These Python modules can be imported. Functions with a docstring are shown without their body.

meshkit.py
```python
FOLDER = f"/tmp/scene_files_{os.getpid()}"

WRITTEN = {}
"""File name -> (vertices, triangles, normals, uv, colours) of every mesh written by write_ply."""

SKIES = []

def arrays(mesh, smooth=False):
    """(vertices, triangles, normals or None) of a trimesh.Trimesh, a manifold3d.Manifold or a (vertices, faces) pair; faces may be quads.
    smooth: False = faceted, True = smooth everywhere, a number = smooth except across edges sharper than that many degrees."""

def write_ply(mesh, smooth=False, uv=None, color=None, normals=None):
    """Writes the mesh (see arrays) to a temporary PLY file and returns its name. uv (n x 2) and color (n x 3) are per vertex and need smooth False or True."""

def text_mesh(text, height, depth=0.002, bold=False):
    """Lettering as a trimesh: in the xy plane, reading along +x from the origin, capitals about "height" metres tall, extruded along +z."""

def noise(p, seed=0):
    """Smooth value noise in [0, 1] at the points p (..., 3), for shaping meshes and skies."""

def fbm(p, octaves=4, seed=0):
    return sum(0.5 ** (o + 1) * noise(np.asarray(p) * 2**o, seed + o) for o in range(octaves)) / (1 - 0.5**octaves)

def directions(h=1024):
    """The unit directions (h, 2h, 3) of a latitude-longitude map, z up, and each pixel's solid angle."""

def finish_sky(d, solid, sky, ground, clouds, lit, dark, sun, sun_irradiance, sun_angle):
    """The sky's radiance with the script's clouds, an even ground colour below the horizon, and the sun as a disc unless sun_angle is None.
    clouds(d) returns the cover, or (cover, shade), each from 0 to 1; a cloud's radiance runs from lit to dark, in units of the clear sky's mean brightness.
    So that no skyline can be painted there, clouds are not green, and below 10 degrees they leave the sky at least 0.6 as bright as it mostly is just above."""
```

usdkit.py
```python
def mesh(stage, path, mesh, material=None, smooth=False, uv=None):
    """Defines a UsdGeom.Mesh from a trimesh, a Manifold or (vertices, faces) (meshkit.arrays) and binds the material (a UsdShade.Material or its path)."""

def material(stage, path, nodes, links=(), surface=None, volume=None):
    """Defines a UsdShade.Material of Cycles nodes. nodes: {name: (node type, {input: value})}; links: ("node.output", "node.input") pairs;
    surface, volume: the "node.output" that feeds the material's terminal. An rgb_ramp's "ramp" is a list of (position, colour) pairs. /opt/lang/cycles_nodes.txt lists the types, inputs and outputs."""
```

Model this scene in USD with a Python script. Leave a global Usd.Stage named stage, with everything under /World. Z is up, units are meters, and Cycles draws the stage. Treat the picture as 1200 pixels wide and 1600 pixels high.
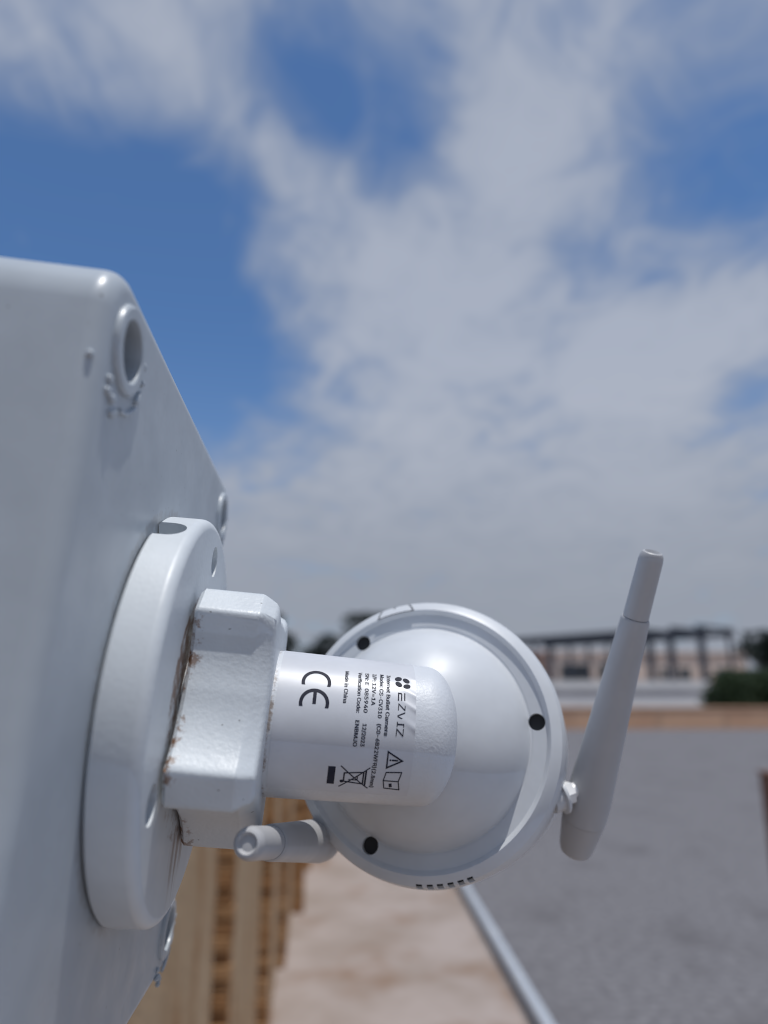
import math, random
import numpy as np, trimesh
import manifold3d as m3
import shapely
from shapely.geometry import Polygon, Point, box as sbox, LineString
from shapely import affinity, union_all
import usdkit, meshkit
from pxr import Usd, UsdGeom, UsdLux, UsdShade, Gf, Sdf, Vt

random.seed(7)
rng = np.random.default_rng(7)
stage = Usd.Stage.CreateInMemory()
UsdGeom.SetStageUpAxis(stage, UsdGeom.Tokens.z)
UsdGeom.SetStageMetersPerUnit(stage, 1.0)
UsdGeom.Xform.Define(stage, '/World')
UsdGeom.Scope.Define(stage, '/World/Looks')

# ---------------------------------------------------------------- camera, sky, sun, exposure
ROOF = 4.0                      # height of the roof surface above the street
EYE = np.array([0.0, 0.0, ROOF + 1.1])
F = 1100.0                      # focal length in pixels of the 1200 x 1600 photograph
PITCH, YAW = math.atan(280 / F), math.atan(52 / F)
EXPOSURE = 0.0
SUN = np.array([0.15, -0.18, 0.972]); SUN /= np.linalg.norm(SUN)
SUN_INTENSITY, SKY_STRENGTH = 0.76, 0.10
FOCUS, APERTURE = 0.155, 0.0029

FW = np.array([math.sin(YAW) * math.cos(PITCH), math.cos(YAW) * math.cos(PITCH), math.sin(PITCH)])
RT = np.array([math.cos(YAW), -math.sin(YAW), 0.0])
UP = np.cross(RT, FW)
cam = UsdGeom.Camera.Define(stage, '/World/camera')
cm = Gf.Matrix4d(*RT, 0, *UP, 0, *(-FW), 0, *EYE, 1)
cam.AddTransformOp().Set(cm)
FOCAL = 5.6
cam.CreateFocalLengthAttr(FOCAL)
cam.CreateHorizontalApertureAttr(FOCAL * 1200 / F)
cam.CreateVerticalApertureAttr(FOCAL * 1600 / F)
cam.CreateFStopAttr(FOCAL / 1000 / APERTURE)
cam.CreateFocusDistanceAttr(FOCUS)
cam.CreateClippingRangeAttr(Gf.Vec2f(0.005, 5000))
cam.CreateExposureAttr(EXPOSURE)


def ray(px, py):
    return FW + RT * (px - 600) / F - UP * (py - 800) / F


def at(px, py, Y):
    """Point at northing Y (metres ahead of the eye) seen at a pixel of the photograph, relative to the eye."""
    d = ray(px, py)
    return d * (Y / d[1])


def project(p):
    p = np.asarray(p, float); d = p @ FW
    return np.stack([600 + F * (p @ RT) / d, 800 - F * (p @ UP) / d], -1)


sun = UsdLux.DistantLight.Define(stage, '/World/sun')
sx_ = np.cross([0, 0, 1.0], SUN); sx_ /= np.linalg.norm(sx_); sy_ = np.cross(SUN, sx_)
sun.AddTransformOp().Set(Gf.Matrix4d(*sx_, 0, *sy_, 0, *SUN, 0, 0, 0, 30, 1))
sun.CreateIntensityAttr(SUN_INTENSITY)
sun.CreateAngleAttr(0.53)
sun.CreateNormalizeAttr(True)
sun.CreateColorAttr(Gf.Vec3f(1.0, 0.975, 0.94))


def udir(px, py):
    d = ray(px, py)
    return d / np.linalg.norm(d)


def make_sky():
    n = {
        'sky': ('sky_texture', {'sky_type': 'single_scattering', 'sun_disc': False, 'sun_elevation': math.asin(SUN[2]), 'sun_rotation': math.atan2(SUN[0], SUN[1]),
                                'air_density': 1.0, 'aerosol_density': 0.6, 'ozone_density': 2.0}),
        'tc': ('texture_coordinate', {}),
        'sep': ('separate_xyz', {}),
        'zc': ('math', {'math_type': 'maximum', 'value2': 0.0}),
        'zz': ('math', {'math_type': 'add', 'value2': 0.16}),
        'ux': ('math', {'math_type': 'divide'}), 'uy': ('math', {'math_type': 'divide'}),
        'uv': ('combine_xyz', {'z': 0.0}),
    }
    L = [('tc.generated', 'sep.vector'), ('sep.z', 'zc.value1'), ('zc.value', 'zz.value1'), ('sep.x', 'ux.value1'), ('zz.value', 'ux.value2'), ('sep.y', 'uy.value1'), ('zz.value', 'uy.value2'),
         ('ux.value', 'uv.x'), ('uy.value', 'uv.y')]
    # soft noise of several sizes on the cloud layer
    n['map1'] = ('mapping', {'scale': (1.0, 0.8, 1.0), 'rotation': (0, 0, 0.5), 'location': (3.1, 1.7, 0)})
    n['n1'] = ('noise_texture', {'scale': 2.2, 'detail': 7.0, 'roughness': 0.6, 'distortion': 0.9})
    n['n2'] = ('noise_texture', {'scale': 7.0, 'detail': 6.0, 'roughness': 0.62, 'distortion': 1.2})
    n['n3'] = ('noise_texture', {'scale': 4.5, 'detail': 5.0, 'roughness': 0.55})
    L += [('uv.vector', 'map1.vector'), ('map1.vector', 'n1.vector'), ('map1.vector', 'n2.vector'), ('uv.vector', 'n3.vector')]
    n['s1'] = ('math', {'math_type': 'multiply_add', 'value2': 2.4, 'value3': -0.98})
    n['s2'] = ('math', {'math_type': 'multiply_add', 'value2': 1.8, 'value3': -0.9})
    n['sa'] = ('math', {'math_type': 'add'})
    L += [('n1.fac', 's1.value1'), ('n2.fac', 's2.value1'), ('s1.value', 'sa.value1'), ('s2.value', 'sa.value2')]
    last = 'sa.value'
    # openings (negative) and banks (positive) of the cloud cover, by direction: px, py, radius in pixels, weight
    spots = GAPS
    for i, (px, py, r, w) in enumerate(spots):
        d = udir(px, py)
        k = 1.0 / (r / F) ** 2
        n[f'd{i}'] = ('vector_math', {'math_type': 'dot_product', 'vector2': tuple(d)})
        n[f'm{i}'] = ('math', {'math_type': 'multiply_add', 'value2': k, 'value3': -k})
        n[f'e{i}'] = ('math', {'math_type': 'exponent'})
        n[f'a{i}'] = ('math', {'math_type': 'multiply_add', 'value2': w})
        L += [('tc.generated', f'd{i}.vector1'), (f'd{i}.value', f'm{i}.value1'), (f'm{i}.value', f'e{i}.value1'), (f'e{i}.value', f'a{i}.value1'), (last, f'a{i}.value3')]
        last = f'a{i}.value'
    n['cov'] = ('map_range', {'range_type': 'smoothstep', 'from_min': -0.80, 'from_max': 1.00, 'to_min': 0.02, 'to_max': 0.93, 'clamp': True})
    n['lowv'] = ('map_range', {'range_type': 'smoothstep', 'from_min': 0.0, 'from_max': 0.50, 'to_min': 0.45, 'to_max': 0.0, 'clamp': True})
    n['covb'] = ('math', {'math_type': 'add', 'use_clamp': True})
    L += [(last, 'cov.value'), ('sep.z', 'lowv.value'), ('cov.result', 'covb.value1'), ('lowv.result', 'covb.value2')]
    n['tone'] = ('map_range', {'range_type': 'smoothstep', 'from_min': 0.2, 'from_max': 1.9, 'to_min': 0.0, 'to_max': 1.0, 'clamp': True})
    n['tv'] = ('math', {'math_type': 'multiply_add', 'value2': 1.0})
    n['ccol'] = ('mix', {'color1': CLOUD_DARK, 'color2': CLOUD_LIT})
    n['hcol'] = ('mix', {'color2': CLOUD_LOW})
    n['hf'] = ('map_range', {'range_type': 'smoothstep', 'from_min': 0.06, 'from_max': 0.40, 'to_min': 0.9, 'to_max': 0.0, 'clamp': True})
    n['mixc'] = ('mix', {})
    n['tint'] = ('mix', {'mix_type': 'multiply', 'fac': 1.0, 'color2': SKY_TINT})
    n['bg'] = ('background_shader', {'strength': SKY_STRENGTH})
    L += [('n3.fac', 'tv.value1'), (last, 'tv.value3'), ('tv.value', 'tone.value'), ('tone.result', 'ccol.fac'), ('ccol.color', 'hcol.color1'), ('sep.z', 'hf.value'), ('hf.result', 'hcol.fac'),
          ('sky.color', 'tint.color1'), ('tint.color', 'mixc.color1'), ('hcol.color', 'mixc.color2'), ('covb.value', 'mixc.fac'), ('mixc.color', 'bg.color')]
    m = usdkit.material(stage, '/World/Looks/sky_air', n, L, surface='bg.background')
    dome = UsdLux.DomeLight.Define(stage, '/World/sky')
    UsdShade.MaterialBindingAPI.Apply(dome.GetPrim()).Bind(m)
    dome.GetPrim().SetCustomDataByKey('kind', 'structure')


CLOUD_LIT, CLOUD_DARK, CLOUD_LOW = (4.15, 4.55, 5.45), (2.9, 3.4, 4.4), (3.0, 3.3, 3.9)
SKY_TINT = (0.65, 0.92, 1.17)
GAPS = [(40, 335, 85, -1.1), (180, 430, 130, -1.2), (330, 310, 60, -0.7), (240, 270, 70, -0.7), (330, 590, 75, -0.9), (300, 500, 90, -0.8), (610, 195, 70, -1.3), (430, 80, 50, -0.5),
        (1150, 260, 85, -0.95), (480, 140, 45, -0.5), (1000, 190, 60, -0.3), (170, 320, 24, 0.7), (35, 372, 20, 0.7), (300, 570, 24, 0.6), (760, 90, 150, 0.3), (1100, 90, 110, 0.35), (1180, 600, 40, -0.3), (1120, 690, 40, -0.35), (880, 370, 40, -0.3), (860, 730, 60, -0.25),
        (620, 430, 150, 0.5), (1080, 480, 130, 0.4), (900, 385, 45, -0.5), (470, 430, 40, -0.3), (1030, 450, 28, -0.35), (700, 640, 60, -0.25), (480, 700, 50, -0.25), (1190, 640, 45, -0.4), (800, 40, 60, -0.2), (440, 780, 100, 0.4), (360, 385, 45, 0.3), (760, 830, 230, 0.4), (1080, 760, 120, 0.3), (800, 300, 120, 0.3), (900, 620, 200, 0.35), (100, 120, 150, 0.55), (300, 130, 80, 0.45), (760, 300, 110, 0.2)]
make_sky()

# ---------------------------------------------------------------- materials
def mat(name, nodes, links, surface='p.BSDF'):
    return usdkit.material(stage, '/World/Looks/' + name, nodes, links, surface=surface)


def plain(name, color, rough=0.5, spec=0.5, metallic=0.0):
    return mat(name, {'p': ('principled_bsdf', {'base_color': color, 'roughness': rough, 'specular_ior_level': spec, 'metallic': metallic})}, [])


def mottled(name, c1, c2, scale, rough=0.7, detail=4.0, bump=0.0, bump_scale=None, bump_dist=0.001, lo=0.35, hi=0.65, coord='object', spec=0.4, c3=None, scale3=None, lo3=0.55, hi3=0.75, stretch=None):
    n = {'tc': ('texture_coordinate', {}), 'n': ('noise_texture', {'scale': scale, 'detail': detail, 'roughness': 0.6}),
         'r': ('rgb_ramp', {'ramp': [(lo, c1), (hi, c2)]}), 'p': ('principled_bsdf', {'roughness': rough, 'specular_ior_level': spec})}
    L = [('n.fac', 'r.fac')]
    if stretch:
        n['mp'] = ('mapping', {'scale': stretch})
        L += [(f'tc.{coord}', 'mp.vector'), ('mp.vector', 'n.vector')]
    else:
        L += [(f'tc.{coord}', 'n.vector')]
    col = 'r.color'
    if c3 is not None:
        n['n3'] = ('noise_texture', {'scale': scale3, 'detail': 3.0, 'roughness': 0.6})
        n['f3'] = ('map_range', {'range_type': 'smoothstep', 'from_min': lo3, 'from_max': hi3, 'to_min': 0, 'to_max': 1, 'clamp': True})
        n['x3'] = ('mix', {'color2': c3})
        L += [('mp.vector' if stretch else f'tc.{coord}', 'n3.vector'), ('n3.fac', 'f3.value'), ('f3.result', 'x3.fac'), (col, 'x3.color1')]
        col = 'x3.color'
    L += [(col, 'p.base_color')]
    if bump:
        n['nb'] = ('noise_texture', {'scale': bump_scale or scale * 4, 'detail': 3.0, 'roughness': 0.55})
        n['b'] = ('bump', {'strength': bump, 'distance': bump_dist})
        L += [(f'tc.{coord}', 'nb.vector'), ('nb.fac', 'b.height'), ('b.normal', 'p.normal')]
    return mat(name, n, L)


def white_paint(name, base, rough, grit_scale=0, grit=0.0, grit_dist=0.00008, dirt=None, spec=0.5, wave=0.0, specks=0.0):
    """White plastic or enamel: a little mottling, fine grit, specks; dirt = list of (axis, from, to, amount) along the object's own axes."""
    b = np.array(base)
    n = {'tc': ('texture_coordinate', {}),
         'n': ('noise_texture', {'scale': 60.0, 'detail': 4.0, 'roughness': 0.6}),
         'r': ('rgb_ramp', {'ramp': [(0.3, tuple(b * 0.89)), (0.7, tuple(b))]}),
         'sp': ('noise_texture', {'scale': 1000.0, 'detail': 0.0}),
         'sf': ('map_range', {'range_type': 'smoothstep', 'from_min': 0.845, 'from_max': 0.875, 'to_min': 0, 'to_max': specks, 'clamp': True}),
         'sm': ('mix', {'color2': (0.10, 0.09, 0.08)}),
         'rn': ('noise_texture', {'scale': 90.0, 'detail': 3.0}),
         'rr': ('map_range', {'from_min': 0.3, 'from_max': 0.7, 'to_min': rough * 0.85, 'to_max': rough * 1.2, 'clamp': True}),
         'p': ('principled_bsdf', {'specular_ior_level': spec})}
    L = [('tc.object', 'n.vector'), ('n.fac', 'r.fac'), ('tc.object', 'sp.vector'), ('sp.fac', 'sf.value'), ('sf.result', 'sm.fac'), ('r.color', 'sm.color1'),
         ('tc.object', 'rn.vector'), ('rn.fac', 'rr.value'), ('rr.result', 'p.roughness')]
    col = 'sm.color'
    if dirt:
        n['sep'] = ('separate_xyz', {}); L += [('tc.object', 'sep.vector')]
        n['dn'] = ('noise_texture', {'scale': 420.0, 'detail': 6.0, 'roughness': 0.72}); L += [('tc.object', 'dn.vector')]
        n['dl'] = ('noise_texture', {'scale': 55.0, 'detail': 2.0}); L += [('tc.object', 'dl.vector')]
        for i, (src, a0, a1, amt, dc) in enumerate(dirt):
            if src == 'streak':
                n['smp'] = ('mapping', {'scale': (300.0, 420.0, 38.0)}); n['sn'] = ('noise_texture', {'scale': 1.0, 'detail': 4.0, 'roughness': 0.7})
                n['sg'] = ('map_range', {'range_type': 'smoothstep', 'from_min': -0.044, 'from_max': -0.026, 'to_min': 0.55, 'to_max': 1.0, 'clamp': True})
                n['sy'] = ('math', {'math_type': 'absolute'}); n['syo'] = ('math', {'math_type': 'add', 'value2': -0.001})
                n['sh'] = ('map_range', {'range_type': 'smoothstep', 'from_min': 0.004, 'from_max': 0.013, 'to_min': 1.0, 'to_max': 0.0, 'clamp': True})
                n['sz'] = ('map_range', {'range_type': 'smoothstep', 'from_min': -0.027, 'from_max': -0.021, 'to_min': 1.0, 'to_max': 0.0, 'clamp': True})
                n['m1'] = ('math', {'math_type': 'multiply'}); n['m2'] = ('math', {'math_type': 'multiply'}); n['m3'] = ('math', {'math_type': 'multiply'})
                n['sf2'] = ('map_range', {'range_type': 'smoothstep', 'from_min': 0.33, 'from_max': 0.58, 'to_min': 0, 'to_max': amt, 'clamp': True})
                n[f'k{i}'] = ('mix', {'color2': dc})
                L += [('tc.object', 'smp.vector'), ('smp.vector', 'sn.vector'), ('sep.z', 'sg.value'), ('sep.y', 'syo.value1'), ('syo.value', 'sy.value1'), ('sy.value', 'sh.value'), ('sep.z', 'sz.value'),
                      ('sn.fac', 'm1.value1'), ('sh.result', 'm1.value2'), ('m1.value', 'm2.value1'), ('sz.result', 'm2.value2'), ('m2.value', 'm3.value1'), ('sg.result', 'm3.value2'), ('m3.value', 'sf2.value'),
                      ('sf2.result', f'k{i}.fac'), (col, f'k{i}.color1')]
                col = f'k{i}.color'
                continue
            thr = {'speck': (0.96, 1.12), 'x': (0.84, 1.12), 'radius': (0.80, 1.12)}[src]
            if src == 'radius':
                n[f'yy{i}'] = ('math', {'math_type': 'multiply'}); n[f'zz{i}'] = ('math', {'math_type': 'multiply'})
                n[f'ss{i}'] = ('math', {'math_type': 'add'}); n[f'rt{i}'] = ('math', {'math_type': 'sqrt'})
                L += [('sep.y', f'yy{i}.value1'), ('sep.y', f'yy{i}.value2'), ('sep.z', f'zz{i}.value1'), ('sep.z', f'zz{i}.value2'), (f'yy{i}.value', f'ss{i}.value1'), (f'zz{i}.value', f'ss{i}.value2'), (f'ss{i}.value', f'rt{i}.value1')]
                out = f'rt{i}.value'
            else:
                out = 'sep.x' if src == 'speck' else f'sep.{src}'
            n[f'g{i}'] = ('map_range', {'range_type': 'smoothstep', 'from_min': a0, 'from_max': a1, 'to_min': 1.0, 'to_max': 0.0, 'clamp': True})
            n[f'h{i}'] = ('math', {'math_type': 'multiply_add', 'value2': 1.3, 'value3': -0.2})      # mask noise follows
            n[f'q{i}'] = ('math', {'math_type': 'add'})
            n[f'w{i}'] = ('math', {'math_type': 'multiply'})
            n[f'f{i}'] = ('map_range', {'range_type': 'smoothstep', 'from_min': thr[0], 'from_max': thr[1], 'to_min': 0, 'to_max': amt, 'clamp': True})
            n[f'k{i}'] = ('mix', {'color2': dc})
            L += [(out, f'g{i}.value'), ('dn.fac', f'h{i}.value1'), (f'h{i}.value', f'q{i}.value1'), ('dl.fac', f'q{i}.value2'), (f'q{i}.value', f'w{i}.value1'), (f'g{i}.result', f'w{i}.value2'),
                  (f'w{i}.value', f'f{i}.value'), (f'f{i}.result', f'k{i}.fac'), (col, f'k{i}.color1')]
            col = f'k{i}.color'
    L += [(col, 'p.base_color')]
    if grit:
        n['gn'] = ('noise_texture', {'scale': grit_scale, 'detail': 2.0, 'roughness': 0.5})
        n['gb'] = ('bump', {'strength': grit, 'distance': grit_dist})
        L += [('tc.object', 'gn.vector'), ('gn.fac', 'gb.height'), ('gb.normal', 'p.normal')]
        if wave:
            n['wn'] = ('noise_texture', {'scale': 45.0, 'detail': 2.0}); n['wb'] = ('bump', {'strength': wave, 'distance': 0.0006})
            L += [('tc.object', 'wn.vector'), ('wn.fac', 'wb.height'), ('wb.normal', 'gb.normal')]
    return mat(name, n, L)


RUST = (0.19, 0.088, 0.035)
M = {}
M['box'] = white_paint('box_plastic', (0.47, 0.515, 0.555), 0.37, 160, 0.25, 0.0002, wave=0.35, specks=0.5, dirt=[('radius', 0.0425, 0.0475, 0.3, (0.20, 0.15, 0.11))])
M['disc'] = white_paint('bracket_enamel', (0.645, 0.685, 0.715), 0.42, 900, 0.35, 0.00012, specks=0.6, dirt=[('radius', 0.0258, 0.0290, 0.8, RUST), ('streak', 0, 0, 0.75, RUST)])
M['nut'] = white_paint('nut_enamel', (0.645, 0.685, 0.715), 0.40, 1100, 0.6, 0.00014, specks=0.7, dirt=[('x', -0.0170, -0.0146, 0.95, RUST), ('speck', -0.0165, -0.0075, 0.75, RUST)])
M['neck'] = white_paint('neck_enamel', (0.65, 0.675, 0.71), 0.42, 1500, 0.5, 0.00016, dirt=[('x', -0.0004, 0.0018, 0.8, (0.2, 0.14, 0.10))])
M['dome'] = white_paint('cover_plastic', (0.64, 0.665, 0.695), 0.40, 500, 0.1, 0.00005)
M['antenna'] = white_paint('antenna_plastic', (0.45, 0.45, 0.46), 0.42, 900, 0.1, 0.00005)
M['antenna_tip'] = white_paint('antenna_cap_plastic', (0.68, 0.68, 0.68), 0.3, 900, 0.05, 0.00005)
M['bolt'] = plain('bolt_white', (0.8, 0.8, 0.8), 0.3)
M['black'] = plain('dark_rubber', (0.012, 0.012, 0.014), 0.6)
M['sticker'] = white_paint('sticker_vinyl', (0.61, 0.625, 0.66), 0.36, 70, 0.12, 0.0003)
M['ink'] = plain('printed_ink', (0.018, 0.02, 0.035), 0.6, 0.2)
M['grey_ink'] = plain('faint_ink', (0.12, 0.125, 0.14), 0.6, 0.2)
M['steel'] = plain('painted_steel', (0.55, 0.56, 0.57), 0.45)

# ---------------------------------------------------------------- scene helpers
used = {}


def name_in(parent, name):
    key = (parent, name)
    k = used.get(key, -1) + 1
    used[key] = k
    return name if k == 0 else f'{name}_{k:03d}'


def path_of(parent):
    return '/World' if parent is None else str(parent.GetPath())


def tag(p, label=None, category=None, group=None, kind=None):
    for k, v in (('label', label), ('category', category), ('group', group), ('kind', kind)):
        if v:
            p.SetCustomDataByKey(k, v)
    return p


def obj(name, mesh, material, parent=None, smooth=30):
    pp = path_of(parent)
    path = pp + '/' + name_in(pp, name)
    return usdkit.mesh(stage, path, mesh, M[material] if isinstance(material, str) else material, smooth=smooth).GetPrim()


def thing(name, label, category, group=None, matrix=None, loc=None, rotz=0.0, ref=None):
    x = UsdGeom.Xform.Define(stage, '/World/' + name_in('/World', name))
    if matrix is not None:
        x.AddTransformOp().Set(matrix)
    elif loc is not None:
        x.AddTranslateOp().Set(Gf.Vec3d(*map(float, loc)))
        x.AddRotateZOp().Set(rotz)
    p = x.GetPrim()
    if ref is not None:
        p.GetReferences().AddInternalReference(ref.GetPath()); p.SetInstanceable(True)
    return tag(p, label, category, group)


def structure(name, mesh, material, smooth=False, kind='structure', label=None):
    return tag(obj(name, mesh, material, None, smooth), label, None, None, kind)


cat = trimesh.util.concatenate


def boxm(x0, x1, y0, y1, z0, z1):
    b = trimesh.creation.box([x1 - x0, y1 - y0, z1 - z0]); b.apply_translation([(x0 + x1) / 2, (y0 + y1) / 2, (z0 + z1) / 2])
    return b


def bevel_box(x0, x1, y0, y1, z0, z1, c):
    pts = []
    for sx in (0, 1):
        for sy in (0, 1):
            for sz in (0, 1):
                p = np.array([(x0, x1)[sx], (y0, y1)[sy], (z0, z1)[sz]], float); d = np.array([1 - 2 * sx, 1 - 2 * sy, 1 - 2 * sz]) * c
                for k in range(3):
                    q = p + d; q[k] = p[k]; pts.append(q)
    return trimesh.convex.convex_hull(np.array(pts))


def mani(t):
    return m3.Manifold(m3.Mesh(np.asarray(t.vertices, np.float32), np.asarray(t.faces, np.uint32)))


def tri(m):
    k = m.to_mesh()
    return trimesh.Trimesh(k.vert_properties[:, :3], k.tri_verts, process=False)


def lathe(profile, n=96):
    """Closed solid of revolution about +x from (x, r) pairs, first and last with r = 0 (or a closed loop)."""
    prof = np.array(profile, float)
    th = np.linspace(0, 2 * np.pi, n, endpoint=False)
    closed = prof[0, 1] > 1e-9
    V, idx = [], []
    for x, r in prof:
        if r < 1e-9:
            idx.append([len(V)]); V.append((x, 0, 0))
        else:
            idx.append(list(range(len(V), len(V) + n))); V += [(x, r * np.cos(t), r * np.sin(t)) for t in th]
    Fc = []
    pairs = list(zip(idx[:-1], idx[1:])) + ([(idx[-1], idx[0])] if closed else [])
    for a, b in pairs:
        for k in range(n):
            j = (k + 1) % n
            if len(a) == 1 and len(b) > 1: Fc.append((a[0], b[j], b[k]))
            elif len(b) == 1 and len(a) > 1: Fc.append((a[k], a[j], b[0]))
            elif len(a) > 1: Fc += [(a[k], a[j], b[j]), (a[k], b[j], b[k])]
    t = trimesh.Trimesh(np.array(V), np.array(Fc), process=False)
    if t.volume < 0: t.invert()
    return t


def arc(cx, cr, rad, a0, a1, n=8):
    return [(cx + rad * math.cos(math.radians(a)), cr + rad * math.sin(math.radians(a))) for a in np.linspace(a0, a1, n)]


def place(mesh, o, ex, ey, ez):
    m = mesh.copy(); T = np.eye(4); T[:3, 0], T[:3, 1], T[:3, 2], T[:3, 3] = ex, ey, ez, o
    m.apply_transform(T)
    return m


def frame_of(axis, hint=(0, 0, 1.0)):
    a = np.asarray(axis, float); a = a / np.linalg.norm(a)
    y = np.cross(hint, a); y /= np.linalg.norm(y)
    return a, y, np.cross(a, y)


def tube(points, r, n=12):
    pts = [np.asarray(p, float) for p in points]
    parts = []
    for a, b in zip(pts[:-1], pts[1:]):
        parts.append(trimesh.creation.cylinder(r, segment=[a, b], sections=n))
    for p in pts[1:-1]:
        s = trimesh.creation.icosphere(2, r); s.apply_translation(p); parts.append(s)
    return cat(parts)


# ---------------------------------------------------------------- roof, far ground and boundary walls (relative to the eye, lifted by EYE)
H = 1.1
Zr = ROOF
structure('ground', boxm(-1500, 1500, -300, 2500, -0.5, 0.0), mottled('dry_earth', (0.15, 0.12, 0.09), (0.21, 0.165, 0.12), 0.15, 0.9, lo=0.3, hi=0.7))
WX = -0.284          # inner face of the parapet on the left
CX = 0.60            # where the concrete strip stops
FARY = 21.6
M['membrane'] = mottled('roof_membrane', (0.095, 0.092, 0.101), (0.225, 0.22, 0.23), 26.0, 0.9, detail=5.0, bump=0.6, bump_scale=300, bump_dist=0.002, lo=0.3, hi=0.7, c3=(0.12, 0.115, 0.122), scale3=2.2, lo3=0.5, hi3=0.75, spec=0.25)
M['screed'] = mottled('cement_screed', (0.285, 0.233, 0.20), (0.36, 0.305, 0.278), 3.0, 0.85, detail=6.0, bump=0.4, bump_scale=60, bump_dist=0.004, lo=0.38, hi=0.62, c3=(0.235, 0.16, 0.115), scale3=2.3, lo3=0.5, hi3=0.72, spec=0.3)
structure('roof_slab', boxm(-1.2, 16.0, -3.0, FARY + 0.3, Zr - 0.3, Zr - 0.012), 'screed')
structure('roof_membrane', boxm(CX + 0.02, 16.0, -3.0, FARY, Zr - 0.011, Zr), 'membrane')
strip = structure('concrete_strip', boxm(WX - 0.05, CX + 0.017, -3.0, FARY, Zr - 0.011, Zr + 0.004), 'screed')

# left parapet: plastered panels between toothed brown brick joints
M['panel'] = mottled('stained_plaster', (0.40, 0.275, 0.16), (0.49, 0.355, 0.225), 5.0, 0.9, detail=6.0, bump=0.5, bump_scale=40, bump_dist=0.006, c3=(0.34, 0.19, 0.09), scale3=9.0, lo3=0.47, hi3=0.7, spec=0.2, stretch=(1, 1, 0.5))
M['brick_a'] = mottled('brown_brick', (0.25, 0.13, 0.058), (0.33, 0.18, 0.085), 20.0, 0.9, bump=0.4, bump_scale=120, bump_dist=0.003, spec=0.2)
M['brick_b'] = mottled('ochre_brick', (0.32, 0.18, 0.085), (0.40, 0.24, 0.125), 20.0, 0.9, bump=0.4, bump_scale=120, bump_dist=0.003, spec=0.2)
M['mortar'] = mottled('old_mortar', (0.25, 0.15, 0.075), (0.33, 0.21, 0.12), 30.0, 0.9)
pw = thing('parapet_wall', 'ochre plastered parapet wall with brown brick bands, left of the strip', 'wall', loc=(0, 0, Zr))
WT = 0.94
joints = [0.85, 1.74, 2.60, 3.28, 4.02, 4.9, 5.8]
proud = [0.038, 0.038, 0.038, 0.036, 0.064, 0.05, 0.05]
obj('wall_core', boxm(WX - 0.30, WX - 0.045, -2.0, FARY, 0.0, WT), 'mortar', pw, False)
edges = [-1.2] + joints + [12.0]
for i in range(len(edges) - 1):                                   # each panel leans out at its near edge
    y0 = edges[i] + 0.003; y1 = edges[i + 1] - 0.034; p_ = proud[i - 1] - 0.003 if i else 0.01
    pts_ = [(x, y, z) for (x, y) in ((WX - 0.045, y0), (WX + p_, y0), (WX, y1), (WX - 0.045, y1)) for z in (0.006, WT - 0.002)]
    obj('wall_panel', trimesh.convex.convex_hull(np.array(pts_)), 'panel', pw, False)
for j, yj in enumerate(joints[:6]):                               # narrow courses of brown brick close each near edge
    z, k = 0.006, 0
    hb_ = 0.027 if j < 3 else 0.05
    while z < WT - hb_:
        h_ = hb_ * rng.uniform(0.75, 1.25)
        b = bevel_box(WX - 0.045, WX + proud[j] - rng.uniform(0, 0.005), yj - 0.031 + rng.uniform(0, .005) + (0.002 if k % 2 else 0), yj, z, z + h_ - 0.003, 0.002)
        obj('brick', b, 'brick_a' if rng.random() < (0.8 if k % 2 else 0.2) else 'brick_b', pw, False)
        z += h_; k += 1
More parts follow.
